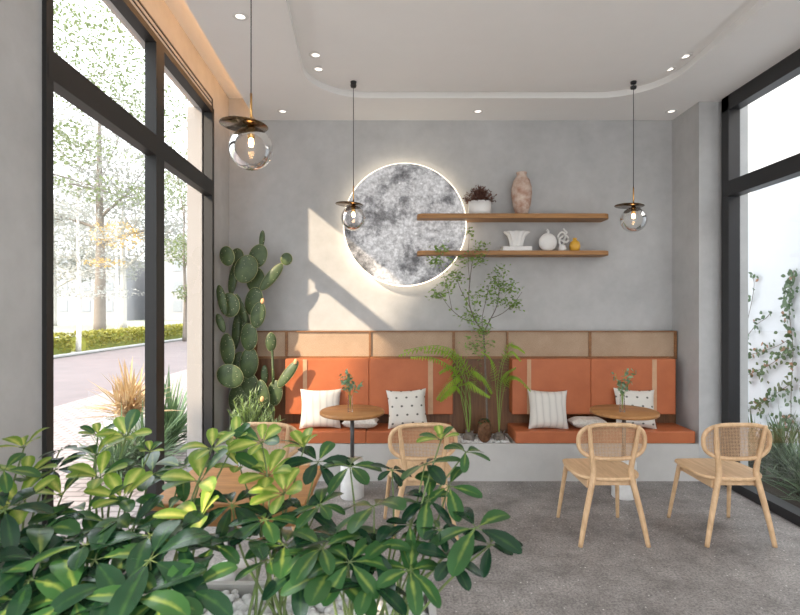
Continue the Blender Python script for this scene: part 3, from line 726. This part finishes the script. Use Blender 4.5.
branch([L_(484, 332), L_(490, 320), L_(496, 308), L_(499, 295), L_(498, 278, 4.8)], .006, .002)
branch([L_(492, 318), L_(503, 313), L_(514, 303), L_(522, 292, 4.8)], .004, .002)
branch([L_(470, 282), L_(468, 262), L_(469, 240, 4.74), L_(469, 226, 4.74)], .003, .0015)
branch([L_(484, 335), L_(482, 320), L_(486, 300), L_(489, 285)], .004, .002)
branch([L_(473, 268, 4.79), L_(484, 258, 4.76), L_(490, 250, 4.76)], .0025, .0015)
br.build('branches', 'bark', tree)
lf = MB()
for (px, py, sx_, sy_, n) in ((436, 262, 9, 5, 60), (441, 249, 7, 5, 40), (455, 276, 10, 6, 70), (439, 294, 9, 5, 60), (478, 258, 8, 6, 60), (497, 281, 9, 8, 80), (511, 288, 9, 6, 70), (517, 304, 7, 6, 50), (489, 294, 10, 8, 60),
                              (470, 316, 10, 6, 60), (469, 232, 5, 4, 25), (448, 285, 6, 4, 30), (480, 245, 7, 4, 30), (506, 302, 9, 6, 50), (474, 300, 10, 10, 50), (482, 328, 9, 8, 80), (478, 345, 12, 9, 110), (462, 262, 8, 6, 30), (500, 268, 6, 5, 25)):
    for k in range(int(n*1.5)):
        lf.leafq(L_(px+rnd.gauss(0, sx_*.6), py+rnd.gauss(0, sy_*.6), 4.80+rnd.gauss(0, .06)), rnd.uniform(.024, .048), rnd, .5)
lf.build('foliage', 'smallleaf', tree)
def fern(px, py, label, fronds, seed, leaf_l=.055, name='potted_fern'):
    b = P(px, py, 4.80); b.z = .335; f = empty(name, b); tag(f, label, 'fern', 'ferns in the pebble planter'); st = MB(); lf = MB(); rnd = random.Random(seed)
    mbb = MB()
    for k in range(26):
        a = rnd.uniform(0, 6.28); mbb.blade((rnd.gauss(0, .026), rnd.gauss(0, .022), rnd.uniform(.02, .075)), (math.cos(a), math.sin(a), .9), rnd.uniform(.03, .05), .022, 0, 2)
    mbb.ellip(Matrix.Translation((0, 0, .022)) @ Matrix.Diagonal((.062, .05, .055, 1)), 12, 8)
    mbb.build('scaly_bulb', 'bark', f)
    for fr in fronds:
        pts = spline([Vector((0, 0, .03))]+[P(x, y, Yq)-b for (x, y, Yq) in fr], 8); n = len(pts); st.tube(pts, .0028, 5)
        s0 = int(n*.42)
        for k in range(s0, n):
            d = (pts[min(k+1, n-1)]-pts[k-1]).normalized(); q = (k-s0)/(n-s0)
            sd_ = d.cross(Vector((0, -.5, 1))).normalized()
            for s in (-1, 1):
                for h in (0, .5):
                    dd = (sd_*s*1.0+d*.55+Vector((0, rnd.uniform(-.2, .2), -.25))).normalized()
                    lf.blade(pts[k]+d*h*.012, dd, leaf_l*(1.25-q)*rnd.uniform(.8, 1.15), .0105, .12, 3)
    st.build('stalk', 'stem', f); lf.build('fronds', 'fern', f)
fern(469, 440, 'bright green fern with long arching fronds left of the tree trunk in the planter', [
    [(470, 400, 4.8), (455, 362, 4.72), (430, 348, 4.66), (400, 355, 4.62)], [(468, 405, 4.8), (452, 370, 4.7), (432, 358, 4.6), (412, 357, 4.55)],
    [(462, 400, 4.8), (460, 378, 4.72), (448, 384, 4.66), (437, 398, 4.62)], [(466, 395, 4.8), (472, 372, 4.75), (484, 378, 4.7), (492, 392, 4.66)],
    [(464, 402, 4.78), (456, 386, 4.7), (446, 392, 4.66), (440, 400, 4.6)], [(465, 396, 4.8), (468, 382, 4.68), (478, 388, 4.6), (489, 396, 4.56)],
    [(460, 392, 4.8), (455, 372, 4.78), (450, 366, 4.7), (440, 372, 4.66)], [(469, 398, 4.8), (458, 358, 4.74), (438, 346, 4.68), (405, 350, 4.6)], [(470, 395, 4.8), (464, 364, 4.76), (448, 352, 4.7), (425, 352, 4.64)]], 31, .085)
fern(499, 440, 'yellow green fern with drooping fronds right of the tree trunk in the planter', [
    [(500, 400, 4.8), (503, 365, 4.75), (512, 352, 4.72), (520, 360, 4.7)], [(502, 400, 4.8), (508, 380, 4.74), (518, 378, 4.7), (530, 390, 4.64)],
    [(497, 398, 4.8), (494, 372, 4.75), (490, 358, 4.7), (482, 352, 4.66)], [(499, 405, 4.8), (501, 385, 4.75), (506, 374, 4.7), (515, 368, 4.66)],
    [(498, 380, 4.8), (508, 348, 4.75), (516, 346, 4.72), (524, 352, 4.7)]], 32)
pb = P(484.5, 437, 4.74); pb.z = .335
cy = empty('cycad_stump', pb); tag(cy, 'squat brown scaly plant stump at the foot of the tree in the planter', 'plant stump')
mb = MB(); mb.ellip(Matrix.Translation((0, 0, .10)) @ Matrix.Diagonal((.066, .055, .11, 1)), 14, 12); rnd = random.Random(8)
for k in range(120):
    a = rnd.uniform(0, 6.28); z = rnd.uniform(.01, .19); r = .064*math.sqrt(max(.1, 1-((z-.10)/.12)**2))
    mb.blade((r*math.cos(a), r*math.sin(a)*.9, z), (math.cos(a), math.sin(a), 1.2), .03, .022, 0, 2)
mb.build('scaly_trunk', mat('scaly_brown', (.22, .10, .045), (.10, .05, .025), 30, .9), cy)
lf = MB()
for k in range(40):
    a = rnd.uniform(0, 6.28); e = rnd.uniform(-.1, 1.0); lf.blade((0, 0, .19), (math.cos(a)*math.cos(e), math.sin(a)*math.cos(e), math.sin(e)), rnd.uniform(.04, .08), .028, .4, 3, shape='round')
lf.build('leaves', 'fleaf3', cy)

# ------------------------------------------------------------------ foreground planter and umbrella plants
PZT = .53
fp = tag(empty('planter_box', (-.66, 1.45, 0)), 'low grey concrete planter box holding the foreground plants', 'planter')
sub(MB().box((-1.40, .95, 0), (.125, 1.95, PZT-.06)).box((-1.40, 1.925, 0), (.125, 1.95, PZT)).box((-1.40, .95, 0), (.125, .975, PZT)).box((.10, .95, 0), (.125, 1.95, PZT)).box((-1.40, .95, 0), (-1.375, 1.95, PZT)), 'box', 'concrete', fp)
pebbles('white_gravel', -1.37, .10, .98, 1.92, PZT-.055, 5200, .012, .024, 'rough white gravel covering the foreground planter', 5, .04)
whorls = [ # px, py, distance, radius px, kind (2 = variegated bright, 3 = mid, 1 = dark)
 (24, 448, 1.75, 30, 2), (26, 478, 1.70, 34, 2), (4, 470, 1.60, 30, 3), (18, 505, 1.6, 40, 2), (55, 470, 1.8, 28, 1), (98, 436, 1.85, 22, 2), (96, 456, 1.8, 30, 2), (126, 437, 1.85, 30, 2), (100, 478, 1.75, 36, 2),
 (150, 452, 1.85, 16, 2), (152, 474, 1.8, 36, 3), (62, 496, 1.7, 34, 2), (85, 512, 1.65, 40, 3), (122, 500, 1.7, 38, 2), (182, 468, 1.85, 34, 3), (212, 449, 1.8, 28, 2), (236, 440, 1.88, 24, 2), (262, 443, 1.86, 30, 2), (240, 468, 1.85, 30, 2),
 (200, 482, 1.72, 42, 2), (200, 520, 1.6, 42, 2), (168, 510, 1.65, 36, 3), (268, 476, 1.82, 36, 2), (284, 494, 1.75, 38, 2), (304, 448, 1.88, 26, 2), (318, 462, 1.85, 34, 1), (350, 466, 1.82, 32, 3), (232, 505, 1.7, 34, 1),
 (374, 506, 1.6, 50, 3), (345, 540, 1.55, 48, 1), (398, 540, 1.55, 40, 3), (425, 464, 1.7, 32, 1), (441, 440, 1.72, 24, 2), (466, 452, 1.72, 24, 3), (449, 486, 1.68, 34, 3), (428, 500, 1.65, 30, 1), (476, 528, 1.5, 44, 1), (452, 560, 1.48, 34, 1), (490, 545, 1.5, 30, 1),
 (305, 512, 1.7, 38, 1), (250, 540, 1.6, 44, 1), (285, 545, 1.6, 44, 3), (150, 560, 1.4, 60, 1), (95, 560, 1.4, 58, 1), (40, 560, 1.4, 60, 1), (10, 540, 1.45, 50, 1), (20, 600, 1.3, 64, 1), (75, 598, 1.3, 60, 3), (130, 600, 1.3, 66, 1), (190, 590, 1.35, 58, 1),
 (330, 572, 1.45, 48, 3), (370, 585, 1.42, 40, 1), (410, 570, 1.45, 38, 3), (45, 530, 1.55, 44, 1), (130, 530, 1.55, 44, 1), (215, 545, 1.55, 36, 1), (320, 505, 1.72, 30, 3), (392, 470, 1.78, 20, 1), (60, 450, 1.9, 20, 1), (160, 600, 1.3, 50, 3),
 (110, 525, 1.6, 40, 3), (70, 540, 1.5, 44, 1), (180, 540, 1.5, 40, 1), (322, 548, 1.5, 40, 3), (350, 562, 1.45, 36, 3), (300, 570, 1.5, 34, 1), (270, 560, 1.55, 30, 3), (375, 548, 1.5, 34, 1), (30, 580, 1.35, 50, 1), (110, 585, 1.35, 50, 1), (150, 535, 1.5, 44, 1), (85, 545, 1.45, 46, 1), (265, 520, 1.65, 36, 1), (5, 510, 1.5, 40, 1), (0, 575, 1.35, 50, 3), (410, 525, 1.6, 26, 1), (440, 530, 1.55, 24, 1)]
bases = [(-1.22, 1.55), (-.95, 1.62), (-.70, 1.45), (-.42, 1.66), (-.14, 1.42), (-.02, 1.60)]
desc = ['umbrella plant at the far left edge of the foreground planter', 'umbrella plant in front of the left window, second from left in the foreground planter',
        'umbrella plant in front of the rectangular table, third from left in the planter', 'umbrella plant in the middle of the foreground in front of the left chair',
        'umbrella plant with large dark leaves right of the middle in the foreground planter', 'rightmost umbrella plant reaching out over the floor from the planter']
plants = []
for (x, y), dl in zip(bases, desc):
    e = empty('umbrella_plant', (x, y, PZT-.04)); tag(e, 'variegated '+dl, 'plant', 'umbrella plants in the foreground'); plants.append([e, MB(), {1: MB(), 2: MB(), 3: MB()}, 0])
rnd = random.Random(99)
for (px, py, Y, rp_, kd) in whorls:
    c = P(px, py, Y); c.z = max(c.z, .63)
    k = min(range(6), key=lambda i: abs(bases[i][0]-c.x)+.3*abs(bases[i][1]-c.y)); e, st, lv, cnt = plants[k]; b = Vector(e.location)
    c = c-b; plants[k][3] += 1
    rr = Vector((rnd.uniform(-.09, .09), rnd.uniform(-.09, .09), 0)); mid = Vector((c.x*.45, c.y*.45, c.z*.62))+Vector((rnd.uniform(-.03, .03), rnd.uniform(-.03, .03), 0))
    st.tube(spline([rr, mid, c], 6), [.0055-.0032*q/12 for q in range(13)], 6)
    n = rnd.choice((5, 6, 6, 7)); Lf = rp_*Y/F*.98; a0 = rnd.uniform(0, 6.28)
    axis = Vector((rnd.gauss(0, .22), -.28+rnd.gauss(0, .2), 1)).normalized(); ux = axis.orthogonal().normalized(); uy = axis.cross(ux)
    young = kd == 2
    for q in range(n):
        a = a0+2*math.pi*q/n+rnd.gauss(0, .09); rad = ux*math.cos(a)+uy*math.sin(a)
        el = rnd.uniform(.35, .85) if young else rnd.uniform(-.25, .30)
        d = (rad*math.cos(el)+axis*math.sin(el)).normalized(); LL = Lf*rnd.uniform(.78, 1.08)
        pe = c+d*LL*.16; st.tube([c, pe], .0016, 4)
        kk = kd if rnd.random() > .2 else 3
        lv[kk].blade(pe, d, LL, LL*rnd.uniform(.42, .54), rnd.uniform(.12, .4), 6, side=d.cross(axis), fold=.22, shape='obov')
for e, st, lv, cnt in plants:
    st.build('stems', 'cane_stem', e)
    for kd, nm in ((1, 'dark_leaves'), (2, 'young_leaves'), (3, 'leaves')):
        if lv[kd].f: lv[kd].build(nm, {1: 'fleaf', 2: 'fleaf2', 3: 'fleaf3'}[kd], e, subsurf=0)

# ------------------------------------------------------------------ outdoors, left
GZ = -.10
struct(MB().box((-5.9, -6, GZ-.1), (-1.68, 90, GZ)).build('ground_paving', 'paving'))
struct(MB().box((-11.8, -6, GZ-.1), (-5.9, 90, GZ-.03)).build('ground_road', 'road'))
struct(MB().box((-90, -6, GZ-.1), (-11.8, 110, GZ-.0)).build('ground_park', 'lawn'))
struct(MB().box((-12.1, -6, GZ-.02), (-11.8, 90, GZ+.06)).build('ground_kerb', 'kerb'))
def crown(mb, c, rad, n, size, rnd, flat=.3):
    for k in range(n):
        while True:
            q = Vector((rnd.uniform(-1, 1), rnd.uniform(-1, 1), rnd.uniform(-1, 1)))
            if q.length < 1: break
        mb.leafq(Vector(c)+Vector((q.x*rad[0], q.y*rad[1], q.z*rad[2])), size*rnd.uniform(.6, 1.2), rnd, flat)
def hedge(y0, y1, label):
    rnd = random.Random(int(y0*7)); mb = MB(); x = -12.7; n = int((y1-y0)*420)
    mb.box((x-.32, y0+.1, GZ), (x+.32, y1-.1, GZ+.58))
    for k in range(n):
        y = rnd.uniform(y0, y1); a = rnd.uniform(0, math.pi); p = Vector((x+.42*math.cos(a), y, GZ+.12+.62*math.sin(a)**.6+rnd.gauss(0, .03)))
        mb.leafq(p, rnd.uniform(.10, .18), rnd)
    o = mb.build('hedge', 'hedge'); tag(o, label, 'hedge', 'clipped hedges beyond the road')
hedge(17.2, 19.3, 'short clipped yellow green hedge beyond the road at the left edge of the window')
hedge(20.0, 44, 'long clipped yellow green hedge running beyond the road')
def tree_(base, h, crowns, label, mt, bark, seed, tr=.09, name='street_tree', size=.16, group='trees outside the left window'):
    rnd = random.Random(seed); e = empty(name, base); tag(e, label, 'tree', group); st = MB(); lf = MB()
    st.tube(spline([(0, 0, 0), (.05, 0, h*.35), (-.05, .05, h*.7), (0, 0, h)], 5), [tr*(1-.75*k/15) for k in range(16)], 8)
    for (cx, cy, cz, rx, ry, rz, n) in crowns:
        z0 = max(h*.3, min(h*.95, cz-rz*1.2)); zz = Vector((0, 0, z0))
        st.tube(spline([zz, zz.lerp(Vector((cx, cy, cz)), .5)+Vector((0, 0, .1)), (cx, cy, cz)], 4), [tr*.35-(tr*.28)*k/8 for k in range(9)], 5)
        for q in range(5):
            p = Vector((cx+rnd.uniform(-rx, rx)*.8, cy+rnd.uniform(-ry, ry)*.8, cz+rnd.uniform(-rz, rz)*.7)); st.tube([(cx*.6, cy*.6, z0*.4+cz*.6), p], tr*.08, 4)
        crown(lf, (cx, cy, cz), (rx, ry, rz), n, size, rnd)
    st.build('trunk', bark, e); lf.build('foliage', mt, e)
def lay(n0, levels):
    return [(math.cos(i*2.4)*r*.3, math.sin(i*2.4)*r*.3, z, r, r, .28, n0) for i, (z, r) in enumerate(levels)]
tree_((-12.3, 19.5, GZ), 6.2, lay(420, ((2.3, 1.8), (3.1, 1.9), (3.8, 1.7), (4.6, 1.5), (5.4, 1.2), (6.2, .9))), 'slim pale tree with layered whitish foliage at the gap between the hedges', 'treep', 'palebark', 41, .10, size=.12)
tree_((-21.2, 36, GZ), 15, [(0, 0, 13, 5, 5, 5, 5200), (4, .5, 7.5, 3, 3, 1.0, 900), (-4, 0, 8.5, 3, 3, 1.0, 900), (3, 0, 10.5, 4, 4, 2, 1500)], 'taller pale tree with grey trunk farther behind the hedge', 'treep', 'bark', 42, .42, size=.30)
tree_((-5.75, 7.1, GZ), 5.0, [(0, 1.5, 6.7, 1.9, 2.2, .9, 5200), (.6, 2.6, 5.6, 1.2, 1.6, .35, 1300), (-.6, 2.0, 4.7, 1.1, 1.4, .30, 1300), (.3, 2.4, 3.85, .9, 1.2, .16, 420)], 'near street tree whose green foliage hangs at the top of the left window', 'treeg', 'bark', 43, .07, size=.085)
tree_((-11.2, 26.5, GZ), 6.5, [(.3, 0, 4.7, 1.6, 1.6, .9, 1200), (.5, 0, 2.5, 1.1, 1.1, .5, 500), (0, 0, 7.6, 2.4, 2.4, .9, 1300), (-.5, 0, 9.5, 2.5, 2.5, .9, 900)], 'green tree seen in the narrow right pane of the left window', 'treeg', 'bark', 44, .12, size=.17)
tree_((-13.6, 24.5, GZ), 6.2, [(0, 0, 5.2, 1.3, 1.3, .7, 500), (-.6, 0, 3.9, .9, .9, .25, 160)], 'orange tinted tree behind the hedge near the window mullion', 'treeo', 'palebark', 45, .10, size=.15)
tree_((-25, 46, GZ), 11, [(0, 0, 9, 5, 5, 4, 2600), (-6, 3, 8, 4, 4, 4, 1500), (6, 0, 10, 4, 4, 4, 1500)], 'tall hazy pale tree in the far park', 'treep', 'palebark', 46, .35, size=.4)
tree_((-34, 50, GZ), 12, [(0, 0, 10, 6, 5, 5, 2600), (5, 0, 6, 4, 4, 2, 900)], 'broad hazy pale tree at the far left of the park', 'treep', 'palebark', 47, .35, size=.4)
# unseen tree added to cut the sun, crown shaped by window area to shade
def shade(yw, zw, ry, rz, n, t_=7.5):
    p = Vector((XL0+SK*yw, yw, zw))-SUN*t_; return (p.x, p.y, p.z, ry*.9, ry, rz, n)
c1 = [shade(2.55, 1.75, 1.25, 1.75, 5200), shade(3.75, -.45, 1.1, 1.5, 3400), shade(3.2, .9, .5, .7, 700), shade(3.05, 2.9, .66, .8, 1700)]
bx0, by0 = c1[0][0], c1[0][1]-.6
tree_((bx0, by0, GZ), 5.2, [(a-bx0, b_-by0, c-GZ, d, e, f, n) for a, b_, c, d, e, f, n in c1], 'dense street tree shading the pavement beside the cafe front', 'treeg', 'bark', 48, .14, size=.2)
# pale buildings far behind
def block(x0, x1, y, h, label, seed):
    b = empty('apartment_building', ((x0+x1)/2, y, GZ)); tag(b, label, 'building', 'far pale buildings')
    sub(MB().box((x0, y, GZ), (x1, y+8, h)), 'walls', 'farwall', b)
    z = 1.2
    while z+1.6 < h:
        x = x0+1
        while x+1.4 < x1:
            sub(MB().box((x, y-.05, z), (x+1.3, y+.05, z+1.6)), 'window', 'farglass', b); x += 3.2
        z += 3
block(-62, -40, 72, 9, 'low pale apartment building far across the park, left', 1)
block(-38, -24, 76, 12, 'taller pale apartment building far across the park, right', 2)

def spiky(loc, n, L, w, mt, label, pot=None, seed=1, name='spiky_plant', grp=None, emin=.1, cat='plant'):
    rnd = random.Random(seed); e = empty(name, loc); tag(e, label, cat, grp); mb = MB(); z0 = .0
    for k in range(n):
        a = rnd.uniform(0, 6.28); el = rnd.uniform(emin, 1.45)
        d = Vector((math.cos(a)*math.cos(el), math.sin(a)*math.cos(el), math.sin(el)))
        mb.blade((rnd.gauss(0, .04), rnd.gauss(0, .04), rnd.uniform(0, L*.25)), d, L*rnd.uniform(.65, 1.05), w*rnd.uniform(.7, 1.2), rnd.uniform(0, .25), 4, fold=.4)
    mb.build('blades', mt, e); return e
def big_pot(loc, r, h, label):
    o = MB().lathe([(r*.72, 0), (r*.8, .02), (r, h-.03), (r*1.03, h), (r*.93, h), (r*.9, h-.05)], seg=32).build('garden_pot', 'white'); o.location = loc; tag(o, label, 'pot', 'white garden pots outside')
big_pot((-2.95, 5.55, GZ), .24, .50, 'tapered white garden pot outside holding the tan spiky plant')  # pot modelled from a ghost reflection in the window glass
spiky((-2.95, 5.55, .36), 130, .62, .045, 'agavetan', 'tan and cream spiky plant in a white pot outside the left window', seed=51, grp='spiky plants outside the left window')
spiky((-2.75, 6.05, GZ), 150, .85, .05, 'agave', 'dark green spiky plant outside, behind the window mullion', seed=52, grp='spiky plants outside the left window')
spiky((-2.75, 4.95, GZ), 120, .62, .035, 'agave', 'lower green spiky clump outside in front of the white pot', seed=53, grp='spiky plants outside the left window')
spiky((-2.62, 5.25, GZ), 130, .70, .04, 'agave', 'green spiky plant outside nearest the window corner', seed=54, grp='spiky plants outside the left window')

# ------------------------------------------------------------------ outdoors, right
struct(MB().box((3.14, -2, GZ-.1), (4.7, 9, GZ)).build('ground_garden', 'soil'))
struct(MB().box((4.60, -2, GZ), (4.8, 9, 5.2)).build('wall_garden', 'outwall'))
struct(MB().box((3.14, 8.2, GZ), (4.60, 8.4, 5.2)).build('wall_garden_end', 'outwall'))
rnd = random.Random(61)
def vine(pts, label, red, leafn, seed):
    rnd = random.Random(seed); XW = 4.58
    q = []
    for (px, py) in pts:
        Y = XW*F/(px-CX); q.append(Vector((XW-.012, Y, EYE-(py-CY)*Y/F)))
    q = spline(q, 8); e = empty('climbing_vine', q[0]); tag(e, label, 'vine', 'vines on the white garden wall'); st = MB(); lf = MB(); lr = MB()
    st.tube([p-q[0] for p in q], .004, 5)
    for k in range(leafn):
        p = q[rnd.randrange(len(q))]-q[0]+Vector((-rnd.uniform(0, .03), rnd.gauss(0, .05), rnd.gauss(0, .045)))
        (lr if rnd.random() < red*.45 else lf).blade(p, (rnd.uniform(-.5, 0), rnd.gauss(0, 1), rnd.gauss(-.3, .8)), rnd.uniform(.045, .07), rnd.uniform(.035, .055), .1, 3, side=None, shape='round', up=(1, 0, .2))
    st.build('stem', 'bark', e); lf.build('leaves', 'vinel', e)
    if lr.f: lr.build('red_leaves', 'viner', e)['label'] = 'reddish turning leaves'
vine([(793, 470), (792, 400), (794, 350), (790, 310), (792, 290), (795, 270)], 'thickest upright vine at the right edge of the photo on the white wall', .25, 170, 1)
vine([(748, 375), (760, 370), (775, 362), (790, 350)], 'vine running across the white wall at mid height below the window transom', .25, 60, 2)
vine([(748, 410), (762, 404), (775, 395), (790, 385)], 'vine running across the white wall just above the chair back', .25, 70, 3)
vine([(749, 335), (757, 325), (767, 318), (772, 312)], 'short thin vine sprig on the white wall near the window jamb', 0, 16, 4)
vine([(749, 318), (753, 300), (755, 285), (754, 276)], 'uppermost thin vine tip beside the window jamb', .3, 12, 5)
vine([(752, 455), (768, 440), (780, 425), (795, 415)], 'lower vine running across the white wall beside the chair back', .35, 60, 6)
vine([(750, 355), (760, 352), (776, 347), (789, 340)], 'reddish vine strand crossing the wall above the mid-height vine', .5, 45, 7)
for i, (x, y, L, lb) in enumerate(((3.62, 4.55, .66, 'dark green spiky plant in the garden strip at the right edge'), (3.55, 5.15, .62, 'dark green spiky plant in the garden strip, second from the right edge'),
                                  (3.45, 5.7, .55, 'dark green spiky plant in the garden strip nearest the window jamb'), (3.75, 5.0, .7, 'tall dark spiky plant against the white garden wall'), (3.45, 4.15, .55, 'low dark spiky plant just behind the right window glass'))):
    spiky((x, y, GZ), 110, L, .03, 'agave', lb, seed=70+i, grp='spiky plants in the right garden strip')
